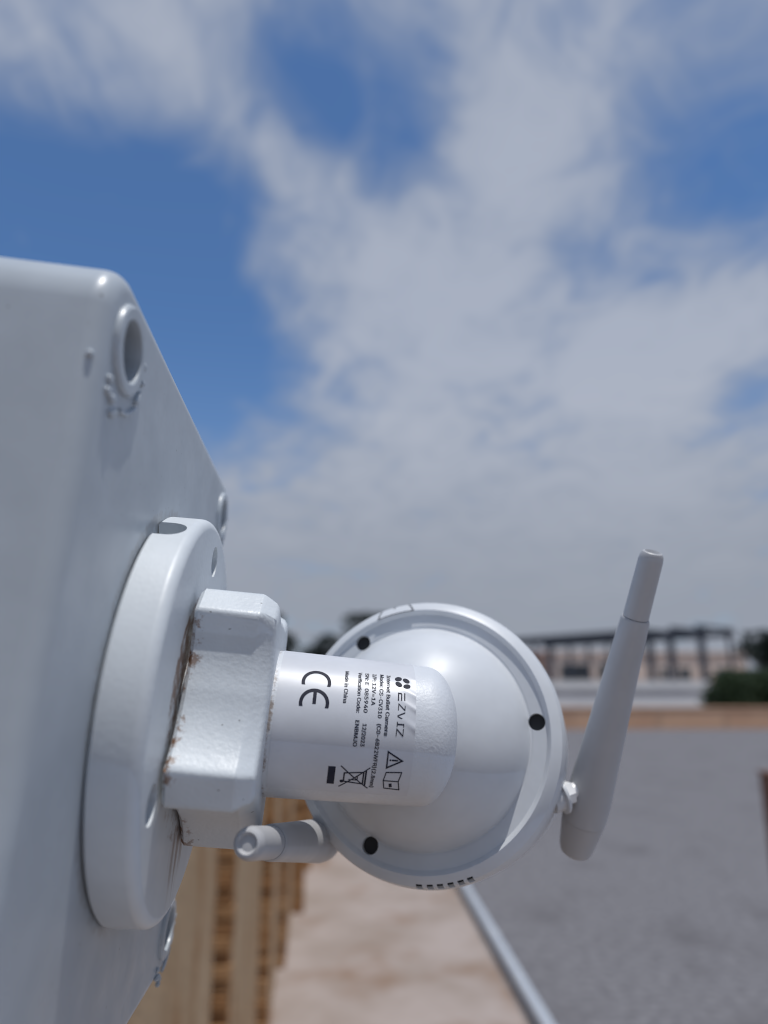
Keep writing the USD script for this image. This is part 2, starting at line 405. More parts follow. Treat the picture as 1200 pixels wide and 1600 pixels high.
obj('coping', bevel_box(WX - 0.33, WX + 0.02, -2.0, FARY, WT + 0.002, WT + 0.04, 0.006), 'screed', pw, False)

# white drain pipe on the roof
M['pvc'] = mottled('white_pvc', (0.40, 0.44, 0.50), (0.47, 0.51, 0.56), 9.0, 0.5, bump=0.1)
cp = thing('drain_pipe', 'long white plastic pipe lying along the edge of grey roofing', 'pipe', loc=(CX + 0.062, 0, Zr))
pr = 0.025
pl = trimesh.creation.cylinder(pr, segment=[[0, -1.0, pr + 0.004], [0, 19.0, pr + 0.004]], sections=32)
obj('pipe_run', pl, 'pvc', cp)
for y in (1.2, 5.4, 9.6):
    obj('pipe_clip', cat([trimesh.creation.cylinder(pr + 0.004, segment=[[0, y, pr + 0.004], [0, y + 0.03, pr + 0.004]], sections=32)]), 'pvc', cp)

# far parapet
M['ochre'] = mottled('ochre_render', (0.56, 0.33, 0.21), (0.64, 0.40, 0.26), 1.2, 0.9, detail=5.0, c3=(0.42, 0.27, 0.18), scale3=2.0)
fp = thing('parapet', 'low ochre parapet wall closing the far end of the grey roof', 'wall', loc=(0, FARY, Zr))
obj('wall', boxm(-1.2, 16.0, 0.0, 0.22, -0.2, 0.575), 'ochre', fp, False)
obj('coping', bevel_box(-1.2, 16.0, -0.03, 0.25, 0.578, 0.63, 0.008), 'ochre', fp, False)
# right parapet beyond the frame edge keeps the roof closed
fr = thing('parapet', 'ochre parapet along the side of the grey roof, past the rusty post', 'wall', loc=(16.0, 0, Zr))
obj('wall', boxm(0.0, 0.22, -3.0, FARY + 0.25, -0.2, 0.575), 'ochre', fr, False)

# brown post at the right edge
pY = 2.4
pt = at(1196, 1392, pY); top = at(1194, 1212, pY)
M['rust'] = mottled('rusty_iron', (0.12, 0.055, 0.035), (0.20, 0.10, 0.065), 18.0, 0.8, bump=0.3)
bp = thing('rusty_post', 'rusty brown iron post standing at the right edge of the roof', 'post', loc=(pt[0] + 0.094, pY, Zr))
obj('post', bevel_box(-0.045, 0.045, -0.045, 0.045, 0.008, top[2] + H, 0.006), 'rust', bp, False)
obj('base_plate', bevel_box(-0.048, 0.08, -0.08, 0.08, 0.001, 0.009, 0.002), 'rust', bp, False)
obj('cap', bevel_box(-0.049, 0.049, -0.049, 0.049, top[2] + H + 0.001, top[2] + H + 0.012, 0.003), 'rust', bp, False)

# ---------------------------------------------------------------- neighbouring buildings
M['white_wall'] = mottled('whitewash', (0.74, 0.74, 0.75), (0.82, 0.815, 0.81), 0.8, 0.9, c3=(0.66, 0.65, 0.65), scale3=1.5)
M['grey_band'] = mottled('grey_render', (0.45, 0.44, 0.46), (0.54, 0.53, 0.55), 1.5, 0.9)
M['pink_wall'] = mottled('pinkish_render', (0.72, 0.57, 0.48), (0.80, 0.65, 0.56), 0.4, 0.9, c3=(0.66, 0.52, 0.45), scale3=0.8)
M['brown_wall'] = mottled('brown_render', (0.42, 0.26, 0.20), (0.50, 0.32, 0.25), 0.6, 0.9)
M['dark_steel'] = plain('dark_steel', (0.045, 0.052, 0.066), 0.6)
M['window'] = plain('dark_window', (0.035, 0.04, 0.05), 0.15)
M['frame'] = plain('window_frame', (0.5, 0.48, 0.45), 0.6)

# terrace house in front: a white terrace wall with a grey band
TY = 35.0
xr = at(1110, 1085, TY)[0]
zt, zb1, zb0 = at(900, 1064, TY)[2] + EYE[2], at(900, 1078, TY)[2] + EYE[2], at(900, 1091, TY)[2] + EYE[2]
tw = thing('terrace_house', 'long white terrace house with a grey band, behind the far ochre parapet', 'house', loc=(0, TY, 0))
obj('wall', boxm(-16, xr, 0.0, 14.0, 0.0, zb0 - 0.003), 'white_wall', tw, False)
obj('band', boxm(-16, xr - 0.01, 0.06, 14.0, zb0, zb1), 'grey_band', tw, False)
obj('terrace_wall', boxm(-16, xr, 0.0, 0.3, zb1 + 0.003, zt), 'white_wall', tw, False)
for i, x in enumerate(np.arange(3.2, xr - 1, 2.6)):
    w = obj('window', boxm(x, x + 1.1, -0.03, 0.02, 1.6, 2.9), 'window', tw, False)
    obj('frame', cat([boxm(x - 0.06, x - 0.002, -0.05, 0.02, 1.54, 2.96), boxm(x + 1.102, x + 1.16, -0.05, 0.02, 1.54, 2.96), boxm(x, x + 1.1, -0.05, 0.02, 2.902, 2.96), boxm(x, x + 1.1, -0.05, 0.02, 1.54, 1.598)]), 'frame', w, False)
terr = zb1

# pergola of dark steel on the terrace
R0 = np.array([at(1097, 1000, 38)[0], 38.0]); D = np.array([-0.595, 0.804]); N2 = np.array([0.804, 0.595])
htop = at(1097, 978, 38)[2] + EYE[2]; hbase = terr
ang = math.degrees(math.atan2(D[1], D[0]))
pg = thing('pergola', 'dark steel pergola with a flat slatted canopy on the white terrace', 'pergola', loc=(R0[0], R0[1], hbase), rotz=ang)
hh = htop - hbase
ss = [0.06, 1.85, 3.15, 4.5, 5.9, 7.3, 8.7, 10.1, 11.5, 12.9]
for s in ss:
    w_ = 0.15 if s < 4 else 0.07
    obj('post', boxm(s - w_, s + w_, -w_, w_, 0.0, hh - 0.45), 'dark_steel', pg, False)
    if s in (0.06, 7.3, 12.9):
        obj('post', boxm(s - 0.08, s + 0.08, -3.3, -3.14, 0.0, hh - 0.45), 'dark_steel', pg, False)
    obj('footing', boxm(s - 1.8 * w_, s + 1.8 * w_, -1.8 * w_, 1.8 * w_, -0.02, 0.25), 'dark_steel', pg, False)
obj('beam', boxm(-0.25, 13.2, -0.14, 0.14, hh - 0.447, hh - 0.12), 'dark_steel', pg, False)
obj('beam', boxm(-0.25, 13.2, -3.34, -3.06, hh - 0.447, hh - 0.12), 'dark_steel', pg, False)
for s in np.arange(3.2, 13.1, 0.42):
    obj('slat', boxm(s - 0.07, s + 0.07, -3.7, 0.5, hh - 0.117, hh + 0.05), 'dark_steel', pg, False)
for s in (0.0, 1.5):
    obj('slat', boxm(s - 0.07, s + 0.07, -3.7, 0.5, hh - 0.117, hh + 0.05), 'dark_steel', pg, False)

# tan building further back
BY = 62.0
def bld(name, label, x0, x1, zt, Y, depth, m, wins, cols=3):
    b = thing(name, label, 'building', loc=(0, Y, 0))
    obj('wall', boxm(x0, x1, 0, depth, 0, zt), m, b, False)
    obj('roof_edge', boxm(x0 - 0.15, x1 + 0.15, -0.15, depth, zt + 0.003, zt + 0.25), m, b, False)
    for (wx0, wx1, wz0, wz1) in wins:
        w = obj('window', boxm(wx0, wx1, -0.02, 0.05, wz0, wz1), 'window', b, False)
        obj('frame', cat([boxm(wx0 - 0.12, wx0 - 0.003, -0.06, 0.05, wz0 - 0.12, wz1 + 0.12), boxm(wx1 + 0.003, wx1 + 0.12, -0.06, 0.05, wz0 - 0.12, wz1 + 0.12), boxm(wx0, wx1, -0.06, 0.05, wz1 + 0.003, wz1 + 0.12), boxm(wx0, wx1, -0.06, 0.05, wz0 - 0.12, wz0 - 0.003)]), 'frame', w, False)
    return b
x0, x1 = at(868, 1040, BY)[0], at(1168, 1040, BY)[0]
zt = at(1000, 1018, BY)[2] + EYE[2]
wz = [at(900, 1062, BY)[2] + EYE[2], at(900, 1038, BY)[2] + EYE[2]]
def wx(px): return at(px, 1050, BY)[0]
bld('apartment_block', 'pinkish flat roofed block behind the dark pergola', x0, x1, zt - 0.25, BY, 14, 'pink_wall',
    [(wx(876), wx(920), *wz), (wx(936), wx(948), *wz), (wx(1032), wx(1042), wz[0], wz[1] - .3), (wx(1062), wx(1078), wz[0], wz[1] - .3), (wx(1120), wx(1134), wz[0], wz[1] - .3)])
x0b = at(835, 1040, 66)[0]
bld('brown_block', 'reddish brown block left of the pinkish one, beside the camera housing', x0b - 7, at(866, 1040, 66)[0], at(850, 1022, 66)[2] + EYE[2], 66, 10, 'brown_wall', [(x0b - 3.4, x0b - 2.2, 4.5, 6.0)])

# trees
def leaf_mat(name, c):
    n = {'oi': ('geometry', {}), 'r': ('rgb_ramp', {'ramp': [(0.0, tuple(np.array(c) * 0.6)), (1.0, tuple(np.array(c) * 1.35))]}),
         'd': ('principled_bsdf', {'roughness': 0.6, 'specular_ior_level': 0.3}), 't': ('translucent_bsdf', {}), 'x': ('mix_closure', {'fac': 0.25})}
    return mat(name, n, [('oi.random_per_island', 'r.fac'), ('r.color', 'd.base_color'), ('r.color', 't.color'), ('d.BSDF', 'x.closure1'), ('t.BSDF', 'x.closure2')], 'x.closure')
M['leaf_green'] = leaf_mat('green_leaves', (0.075, 0.120, 0.055))
M['leaf_dark'] = leaf_mat('dark_leaves', (0.040, 0.058, 0.048))
M['bark'] = mottled('bark', (0.08, 0.06, 0.045), (0.13, 0.10, 0.075), 6.0, 0.9)


def tree(label, x, y, z0, ztop, rad, crown_h, leafm, group, n=2600, leaf=0.17, seed=0, lobes=9):
    r = np.random.default_rng(seed)
    t = thing('leafy_tree', label, 'tree', group, loc=(x, y, z0))
    hh = ztop - z0; zc = hh - crown_h / 2
    C = [(r.uniform(-.55, .55) * rad, r.uniform(-.55, .55) * rad, zc + r.uniform(-.32, .34) * crown_h, r.uniform(.35, .6) * rad) for _ in range(lobes)]
    C.append((0, 0, hh - 0.38 * rad, 0.4 * rad))
    V, Fs = [], []
    for i in range(n):
        cx, cy, cz, cr = C[i % len(C)]
        d = r.normal(size=3); d /= np.linalg.norm(d)
        p = np.array([cx, cy, cz]) + d * cr * r.uniform(.55, 1.05) * np.array([1, 1, min(1.0, crown_h / rad / 1.5)])
        if p[2] > hh: p[2] = hh - r.uniform(0, .2)
        a = r.normal(size=3); a /= np.linalg.norm(a); b = np.cross(a, r.normal(size=3)); b /= np.linalg.norm(b)
        s = leaf * r.uniform(.6, 1.3)
        k = len(V); V += [p - a * s, p + b * s * .45, p + a * s, p - b * s * .45]; Fs += [(k, k + 1, k + 2), (k, k + 2, k + 3)]
    obj('crown', trimesh.Trimesh(np.array(V), np.array(Fs), process=False), leafm, t, False)
    tr = [lathe([(0, 0), (0, .05 * rad + .12), (zc, .04 * rad + .05), (hh - .5 * rad, .03), (hh - .5 * rad, 0)], 10)]
    tr[0].apply_transform(np.array([[0, 0, -1, 0], [0, 1, 0, 0], [1, 0, 0, 0], [0, 0, 0, 1.0]]))
    for cx, cy, cz, cr in C[:5]:
        tr.append(trimesh.creation.cylinder(.035, segment=[[0, 0, zc * .75], [cx, cy, cz]], sections=6))
    obj('trunk', cat(tr), 'bark', t)
    return t


def tree_px(label, px0, px1, pytop, pybot, Y, m, seed, group=None, n=2600, leaf=0.17, lobes=9):
    c = at((px0 + px1) / 2, pybot, Y); rad = (px1 - px0) / 2 / F * Y
    ztop = at((px0 + px1) / 2, pytop, Y)[2] + EYE[2]; zbot = c[2] + EYE[2]
    return tree(label, c[0], Y, 0.0, ztop, rad, ztop - zbot, m, group, n, leaf, seed, lobes)


tree_px('broad green bushy tree right of the white terrace house', 1112, 1244, 1046, 1122, 27, 'leaf_green', 3, n=14000, leaf=0.10, lobes=26)
tree_px('dark tree rising behind the green bushy one at the right edge', 1165, 1250, 985, 1060, 46, 'leaf_dark', 5, n=1800, leaf=0.2)
tree_px('tall dark tree showing just right of the clamp nut', 395, 458, 958, 1080, 44, 'leaf_dark', 7, n=2400, leaf=0.2)
tree_px('dark tree top peeking over the upper left of the camera housing', 535, 640, 958, 1060, 47, 'leaf_dark', 9, n=2400, leaf=0.2)
tree_px('low dark tree between the clamp nut and the camera housing', 455, 560, 990, 1080, 50, 'leaf_dark', 11, n=2400, leaf=0.2)

# ---------------------------------------------------------------- junction box and security camera
def frame(yw, lean, tilt):
    e1 = np.array([math.cos(yw) * math.cos(lean), math.sin(yw) * math.cos(lean), -math.sin(lean)])
    e2 = np.array([-math.sin(yw), math.cos(yw), 0.0]); e3 = np.cross(e1, e2); c, s = math.cos(tilt), math.sin(tilt)
    return e1, c * e2 - s * e3, s * e2 + c * e3


O = np.array([-0.0435, 0.1629, -0.0033])                     # centre of the bracket plate on the box face
E1, E2, E3 = frame(0.0356, 0.069, 0.0079)
Bm = np.stack([E1, E2, E3])                                   # rows: local axes in eye space
Wo = O + EYE
MOUNT = Gf.Matrix4d(*E1, 0, *E2, 0, *E3, 0, *Wo, 1)


def loc(p): return (np.asarray(p, float) - O) @ Bm.T            # eye space -> mount space
def locv(v): return np.asarray(v, float) @ Bm.T


# --- box: local x out of the face, y away, z up
jb = thing('junction_box', 'large pale grey plastic junction box carrying the security camera', 'junction box', matrix=MOUNT)
HV, HU = 0.0668, 0.0706
RC, RF, BD = 0.0095, 0.0034, 0.155
pts = []
for sy, sz in ((-1, -1), (-1, 1), (1, -1), (1, 1)):
    for a in np.linspace(0, np.pi / 2, 9):
        for b in np.linspace(0, np.pi / 2, 8):
            rr = RC - RF + RF * math.sin(b); xx = -RF + RF * math.cos(b)
            pts.append((xx, 0.0007 + sy * (HV - RC + rr * math.cos(a)), -0.0009 + sz * (HU - RC + rr * math.sin(a))))
        pts.append((-BD, 0.0007 + sy * (HV - RC + 0.002 + RC * math.cos(a)), -0.0009 + sz * (HU - RC + 0.002 + RC * math.sin(a))))
body = mani(trimesh.convex.convex_hull(np.array(pts)))
body = m3.Manifold(body.to_mesh())
HOLES = [(-0.0554, 0.0587), (0.0554, 0.0587), (0.0554, -0.0587), (-0.0554, -0.0587)]
for u, v in HOLES:
    c = lathe([(-0.022, 0), (-0.022, 0.0049), (0.01, 0.0051), (0.01, 0)], 48); c.apply_translation([0, u + 0.0007, v - 0.0009])
    body = body - mani(c)
obj('box_body', tri(body), 'box', jb, 25)
for u, v in HOLES:
    ringp = [(0.0001, 0.0051), (0.0008, 0.0052), (0.0010, 0.0055), (0.0010, 0.0070), (0.0007, 0.0074), (0.0002, 0.0076), (-0.001, 0.0077), (-0.001, 0.0051)]
    r_ = lathe(ringp, 64); r_.apply_translation([0, u + 0.0007, v - 0.0009])
    obj('screw_boss', r_, 'box', jb)
    rec = lathe([(-0.0215, 0), (-0.0215, 0.0045), (-0.0195, 0.0042), (-0.019, 0.0036), (-0.019, 0)], 24); rec.apply_translation([0, u + 0.0007, v - 0.0009])
    obj('screw', rec, 'steel', jb)
    # raised lock marks round the boss
    marks = []
    def blob(a, rad, r0, sx=1.0):
        s = trimesh.creation.icosphere(2, r0); s.apply_scale([0.9, sx, 1.0]); s.apply_translation([0.0002, u + .0007 + rad * math.cos(a), v - .0009 + rad * math.sin(a)]); return s
    def arcmark(a0, a1, rad, w):
        th = np.radians(np.linspace(a0, a1, 12)); return tube([[0.0002, u + .0007 + rad * math.cos(t), v - .0009 + rad * math.sin(t)] for t in th], w, 8)
    obj('lock_mark', cat([blob(math.radians(8), 0.0079, 0.0010, 1.3)]), 'box', jb)
    obj('lock_mark', arcmark(-88, -42, 0.0104, 0.00045), 'box', jb)
    obj('lock_mark', arcmark(-38, -22, 0.0096, 0.0006), 'box', jb)
    obj('lock_mark', cat([blob(math.radians(-8), 0.0098, 0.0006, 1.2)]), 'box', jb)
    for a, rad, q in ((-128, .0102, .0007), (-122, .0118, .0007), (-112, .0112, .0008), (-104, .0128, .0007), (-98, .0118, .0006)):
        obj('lock_mark', blob(math.radians(a), rad, q, 1.5), 'box', jb)
nub = trimesh.creation.icosphere(2, 0.0006); nub.apply_translation([-0.0016, -HV + 0.0010, 0.0515])
obj('moulding_mark', nub, 'box', jb)
obj('box_base', bevel_box(-BD - 0.02, -BD - 0.0005, -HV - 0.004, HV + 0.004, -HU - 0.004, HU + 0.004, 0.004), 'box', jb)

# post that carries the box, left of the frame
po = thing('mast', 'square grey steel mast carrying the junction box', 'mast', loc=(-0.29, 0.165, Zr + 0.004))
obj('post', bevel_box(-0.05, 0.05, -0.05, 0.05, 0.008, H + 0.12, 0.006), 'steel', po, False)
obj('base_plate', bevel_box(-0.03, 0.13, -0.09, 0.09, 0.0, 0.0075, 0.002), 'steel', po, False)
obj('bracket', bevel_box(0.0505, 0.075, -0.045, 0.045, H - 0.05, H + 0.04, 0.003), 'steel', po, False)

# --- security camera
sc = thing('security_camera', 'white bullet security camera with two antennas on a round bracket', 'security camera', matrix=MOUNT)
RD, TD = 0.042, 0.0092
prof = [(0.0003, 0), (0.0003, RD - 0.0006)] + [(0.0009, RD)] + arc(TD - 0.0022, RD - 0.0022, 0.0022, 90, 0, 7) + [(TD, 0)]
disc = mani(lathe(prof, 200))


def on_plane(px, py, x):
    """Point of the plane local x = const that is seen at a pixel, in mount space."""
    d = locv(ray(px, py)); o = loc([0, 0, 0]); t = (x - o[0]) / d[0]
    return o + d * t


h1 = on_plane(238, 1255, TD); h2 = on_plane(343, 880, TD)
rh = 0.5 * (math.hypot(h1[1], h1[2]) + math.hypot(h2[1], h2[2]))
a1 = math.atan2(h1[2], h1[1]); print('disc holes', h1, h2, math.degrees(a1), math.degrees(math.atan2(h2[2], h2[1])), rh)
for k in range(3):
    a = a1 + k * 2 * math.pi / 3
    c = lathe([(-0.01, 0), (-0.01, 0.0034), (0.02, 0.0037), (0.02, 0)], 40); c.apply_translation([0, 0.0335 * math.cos(a), 0.0335 * math.sin(a)])
    disc = disc - mani(c)
# cable notch on the rim
pn = on_plane(262, 822, 0.003)
an = math.atan2(pn[2], pn[1]); print('notch', pn, math.degrees(an))
nt = cat([boxm(-0.002, 0.0032, -0.0036, 0.0036, RD - 0.008, RD + 0.01)])
cy_ = trimesh.creation.cylinder(0.0036, height=0.018, sections=40); cy_.apply_translation([0.0032, 0, RD + 0.001])
nm = mani(nt) + mani(cy_)
R_ = trimesh.transformations.rotation_matrix(an - np.pi / 2, [1, 0, 0]); tn = tri(nm); tn.apply_transform(R_)
disc = disc - mani(tn)
obj('mounting_plate', tri(disc), 'disc', sc, 30)
for k in range(3):
    a = a1 + k * 2 * math.pi / 3
    s = lathe([(0.0005, 0), (0.0005, 0.0032), (0.003, 0.0030), (0.0042, 0.0018), (0.0042, 0)], 24); s.apply_translation([0, 0.0335 * math.cos(a), 0.0335 * math.sin(a)])
    obj('mounting_screw', s, 'steel', sc)

# neck frame (the arm sags a little more than the plate)
P1, P2 = at(430, 1128, 0.1640), at(648, 1147, 0.1652)
NX = P2 - P1; NL = np.linalg.norm(NX); NX /= NL
NY = E2 - NX * (E2 @ NX); NY /= np.linalg.norm(NY); NZ = np.cross(NX, NY)
nO, nX, nY, nZ = loc(P1), locv(NX), locv(NY), locv(NZ)
print('neck length', NL, 'origin', nO, 'axis', nX)


def nplace(mesh): return place(mesh, nO, nX, nY, nZ)
def nxf(parent, name):
    """An Xform-less part: the mesh keeps neck coordinates and carries its own placement."""
    pass


NECKM = Gf.Matrix4d(*nX, 0, *nY, 0, *nZ, 0, *nO, 1)


def nobj(name, mesh, material, parent=sc, smooth=30):
    """A part modelled in the arm's own axes and placed by a transform, so its dirt follows the arm."""
    p = obj(name, mesh, material, parent, smooth)
    if parent == sc:
        UsdGeom.Xformable(p).AddTransformOp().Set(NECKM)
    return p


# clamp nut: five lobes
NA, NB = -0.0172, -0.0006
LOBE = [math.radians(a) for a in (42, 117, 194, 262, 318)]       # from up, turning towards the viewer
prof2 = Point(0, 0).buffer(0.0222, 64)
for a, lr in zip(LOBE, (0.0256, 0.0264, 0.0248, 0.0256, 0.0256)):
    d = np.array([-math.sin(a), math.cos(a)])
    q = LineString([(0, 0), tuple(d * lr)]).buffer(0.0039, cap_style=3)
    prof2 = prof2.union(q)
prof2 = prof2.buffer(0.0230, 40).buffer(-0.0242, 40).buffer(0.0012, 24)      # fill the flanks, round the tips
prof2 = affinity.scale(prof2, 1.0, 1.0)
# extrude along neck x with a chamfered right end: stacked offsets
def prism(layers):
    """Solid along x through shapely outlines [(x, polygon)] resampled to equal counts by angle."""
    th = np.linspace(0, 2 * np.pi, 260, endpoint=False)
    V = []
    for x, poly in layers:
        for t in th:
            ln = LineString([(0, 0), (0.08 * math.cos(t), 0.08 * math.sin(t))]); g = ln.intersection(poly)
            V.append((x, g.length * math.cos(t), g.length * math.sin(t)))
    n = len(th); Fc = []
    for l in range(len(layers) - 1):
        for k in range(n):
            j = (k + 1) % n; a, b = l * n, (l + 1) * n
            Fc += [(a + k, a + j, b + j), (a + k, b + j, b + k)]
    V.append((layers[0][0], 0, 0)); V.append((layers[-1][0], 0, 0)); e = (len(layers) - 1) * n
    for k in range(n):
        j = (k + 1) % n; Fc += [(len(V) - 2, j, k), (len(V) - 1, e + k, e + j)]
    t = trimesh.Trimesh(np.array(V), np.array(Fc), process=False)
    if t.volume < 0: t.invert()
    return t


L_ = [(NA, prof2.buffer(-0.0008)), (NA + 0.0008, prof2)]
L_ += [(NB - 0.0040, prof2), (NB - 0.0036, prof2.buffer(-0.00012)), (NB - 0.0030, prof2.buffer(-0.0004)), (NB - 0.0010, prof2.buffer(-0.0015)), (NB - 0.0004, prof2.buffer(-0.0021)), (NB, prof2.buffer(-0.0033))]
nutm = prism(L_); nutm.apply_translation([0, 0, 0.0015])
nobj('clamp_nut', nutm, 'nut', smooth=32)
nobj('nut_collar', lathe([(NA - 0.006, 0), (NA - 0.006, 0.0180), (NA + 0.001, 0.0180), (NA + 0.001, 0)], 96), 'disc')

# neck
RN1, RN2 = 0.01555, 0.0150
LN = 0.0325                                                      # straight length
npf = [(-0.004, 0), (-0.004, RN1)] + [(x, RN1 + (RN2 - RN1) * x / LN) for x in np.linspace(0, LN, 12)]
rb = 0.0065
EC = 0.0078
npf += [(LN + EC * q, RN2 * math.sqrt(1 - (q * 0.97) ** 2.2)) for q in np.linspace(0.08, 0.90, 12)]
npf += [(LN + EC * 0.93, RN2 * 0.36), (LN + EC * 0.93, 0)]
nobj('neck', lathe(npf, 128), 'neck')
ball = trimesh.creation.icosphere(4, 0.0104); ball.apply_translation([LN - 0.0022, 0.0098, -0.0004])
nobj('ball_joint', ball, 'dome')


def cyl_at(px, py):
    """(s along the neck, angle from up towards the viewer) of the neck's surface at a pixel."""
    d = np.array([ray(px, py) @ v for v in (NX, NY, NZ)]); o = np.array([(-P1) @ v for v in (NX, NY, NZ)])
    r = RN1
    for _ in range(6):
        A = d[1] ** 2 + d[2] ** 2; B = o[1] * d[1] + o[2] * d[2]; C = o[1] ** 2 + o[2] ** 2 - r * r
        disc_ = max(B * B - A * C, 0); t = (-B - math.sqrt(disc_)) / A; p = o + d * t
        r = RN1 + (RN2 - RN1) * np.clip(p[0] / LN, 0, 1)
    return p[0], math.atan2(-p[1], p[2])


def rn(s): return RN1 + (RN2 - RN1) * np.clip(np.asarray(s) / LN, 0, 1)


def wrap(s, phi, h):
    s, phi, h = map(np.asarray, (s, phi, h)); r = rn(s) + h
    return np.stack([s, -r * np.sin(phi), r * np.cos(phi)], -1)


# sticker: a patch of vinyl round the viewer's side of the neck
s0, p0 = cyl_at(428, 1128); s1, p1 = cyl_at(650, 1108)
def sticker_patch(sa, sb, pa, pb, h, lift=True):
    ns, nphi = 60, 90
    S, PH = np.meshgrid(np.linspace(sa, sb, ns), np.linspace(pa, pb, nphi), indexing='ij')
    hh_ = np.full_like(S, h)
    if lift:
        # creases where the right edge has come away a little
        for pc, w, a in ((1.02, 0.05, 0.00022), (1.22, 0.035, 0.0003), (1.47, 0.05, 0.00026), (0.72, 0.05, 0.00012)):
            hh_ += a * np.exp(-((PH - pc - 0.15 * (S - sb) / 0.004) / w) ** 2) * np.clip((S - (sb - 0.0042)) / 0.0042, 0, 1) ** 1.3
    V = wrap(S, PH, hh_).reshape(-1, 3); V2 = wrap(S, PH, np.full_like(S, -0.0001)).reshape(-1, 3)
    Fc = []
    for i in range(ns - 1):
        for j in range(nphi - 1):
            a, b, c, d = i * nphi + j, (i + 1) * nphi + j, (i + 1) * nphi + j + 1, i * nphi + j + 1
            Fc += [(a, b, c), (a, c, d)]
    n = len(V); rim = [i * nphi for i in range(ns)] + [(ns - 1) * nphi + j for j in range(1, nphi)] + [i * nphi + nphi - 1 for i in range(ns - 2, -1, -1)] + [j for j in range(nphi - 2, 0, -1)]
    for k in range(len(rim)):
        a, b = rim[k], rim[(k + 1) % len(rim)]; Fc += [(a, n + a, n + b), (a, n + b, b)]
    t = trimesh.Trimesh(np.vstack([V, V2]), np.array(Fc), process=False)
    return t
STH = 0.00009
print('sticker', s0, p0, s1, p1)
st = nobj('label_sticker', sticker_patch(0.0004, s1, -0.25, 2.5, STH), 'sticker', smooth=50)
INKH = STH + 0.00002


def stick(name, mesh2d, s_of, phi_of, material='ink', label=None, edge=None):
    """Prints a flat mesh (x along the reading direction, y up) on the sticker: sub-part."""
    v_, f_ = trimesh.remesh.subdivide_to_size(mesh2d.vertices, mesh2d.faces, edge) if edge else (mesh2d.vertices, mesh2d.faces)
    mesh2d = trimesh.Trimesh(v_, f_, process=False)
    v = np.array(mesh2d.vertices); zmin, zmax = v[:, 2].min(), v[:, 2].max()
    h = INKH + (v[:, 2] - zmin) / max(zmax - zmin, 1e-9) * 0.000035
    h = np.where(v[:, 2] <= zmin + 1e-9, STH - 0.00003, h)
    w = wrap(s_of(v[:, 0], v[:, 1]), phi_of(v[:, 0], v[:, 1]), h)
    t = trimesh.Trimesh(w, mesh2d.faces, process=False)
    return tag(obj(name, t, material, st, False), label)


def c4(x, y): return 400 + x / 3.75, 1010 + y / 3.75            # reading positions noted on an enlargement of the photo


def line_of_text(text, a, b, height, bold=False):
    (sa, fa), (sb, fb) = cyl_at(*c4(*a)), cyl_at(*c4(*b))
    m = meshkit.text_mesh(text, 0.001, 0.0001, bold); m.apply_translation([-m.bounds[0][0], 0, 0]); w = m.bounds[1][0]
    return stick('lettering', m, lambda x, y: sa + (sb - sa) * x / w + y / 0.001 * height, lambda x, y: fa + (fb - fa) * x / w)


def shape_at(name, poly, c, size_s, size_arc, rot=0.0):
    """A drawn sign: poly in a unit square (x reading direction, y up), centred at pixel c."""
    sc_, fc_ = cyl_at(*c4(*c))
    polys = getattr(poly, 'geoms', [poly])
    m = cat([trimesh.creation.extrude_polygon(g, 0.1, engine='earcut') for g in polys])
    return stick(name, m, lambda x, y: sc_ + y * size_s, lambda x, y: fc_ + x * size_arc / rn(sc_), edge=0.16)


def mid_len(a, b):
    (sa, fa), (sb, fb) = cyl_at(*c4(*a)), cyl_at(*c4(*b)); return abs(fb - fa) * RN2, abs(sb - sa)


HT = 0.00078
line_of_text('Internet Bullet Camera', (766, 172), (750, 522), HT, True)
line_of_text('Model: CS-CV310   (C0-6B22WFR)(2.8mm)', (727, 168), (664, 822), HT, True)
line_of_text('I/P: 12V=1A', (684, 165), (675, 346), HT, True)
line_of_text('SN: E  085940', (641, 160), (630, 388), HT, True)
line_of_text('12/2023', (626, 452), (611, 585), HT, True)
line_of_text('Verification Code:', (601, 155), (587, 388), HT, True)
line_of_text('ENBMJO', (583, 432), (567, 585), HT, True)
line_of_text('Made in China', (525, 148), (510, 332), HT, True)
# brand word: first letter as three bars, the rest as text
line_of_text('ZVIZ', (834, 335), (818, 525), 0.00155, False)
bars = union_all([sbox(-0.5, -0.5, 0.5, -0.34), sbox(-0.36, -0.08, 0.5, 0.08), sbox(-0.5, 0.34, 0.5, 0.5), sbox(-0.5, -0.5, -0.34, 0.02)])
shape_at('logo_letter', bars, (853, 298), 0.00155, 0.00190)
leafp = affinity.rotate(affinity.scale(Point(0, 0).buffer(0.5, 24), 0.72, 1.0), 25)
for (x, y), r_ in zip(((834, 194), (880, 205), (836, 225), (884, 238)), (20, -35, -35, 15)):
    shape_at('logo_leaf', affinity.rotate(affinity.scale(Point(0, 0).buffer(0.5, 24), 0.75, 1.05), r_), (x, y), 0.00150, 0.00165)
# CE mark
ring = Point(0, 0).buffer(0.5, 48).difference(Point(0, 0).buffer(0.385, 48))
cshape = ring.difference(sbox(0.12, -0.6, 0.7, 0.6))
eshape = cshape.union(sbox(-0.45, -0.058, 0.02, 0.058))
(cs0, _), (cs1, _) = cyl_at(*c4(268, 190)), cyl_at(*c4(442, 190)); CES = cs1 - cs0
arcC = abs(cyl_at(*c4(350, 345))[1] - cyl_at(*c4(350, 240))[1]) * RN1 / 0.62
shape_at('conformity_mark', cshape, (354, 213), CES, arcC)
shape_at('conformity_mark', eshape, (340, 334), CES, arcC)
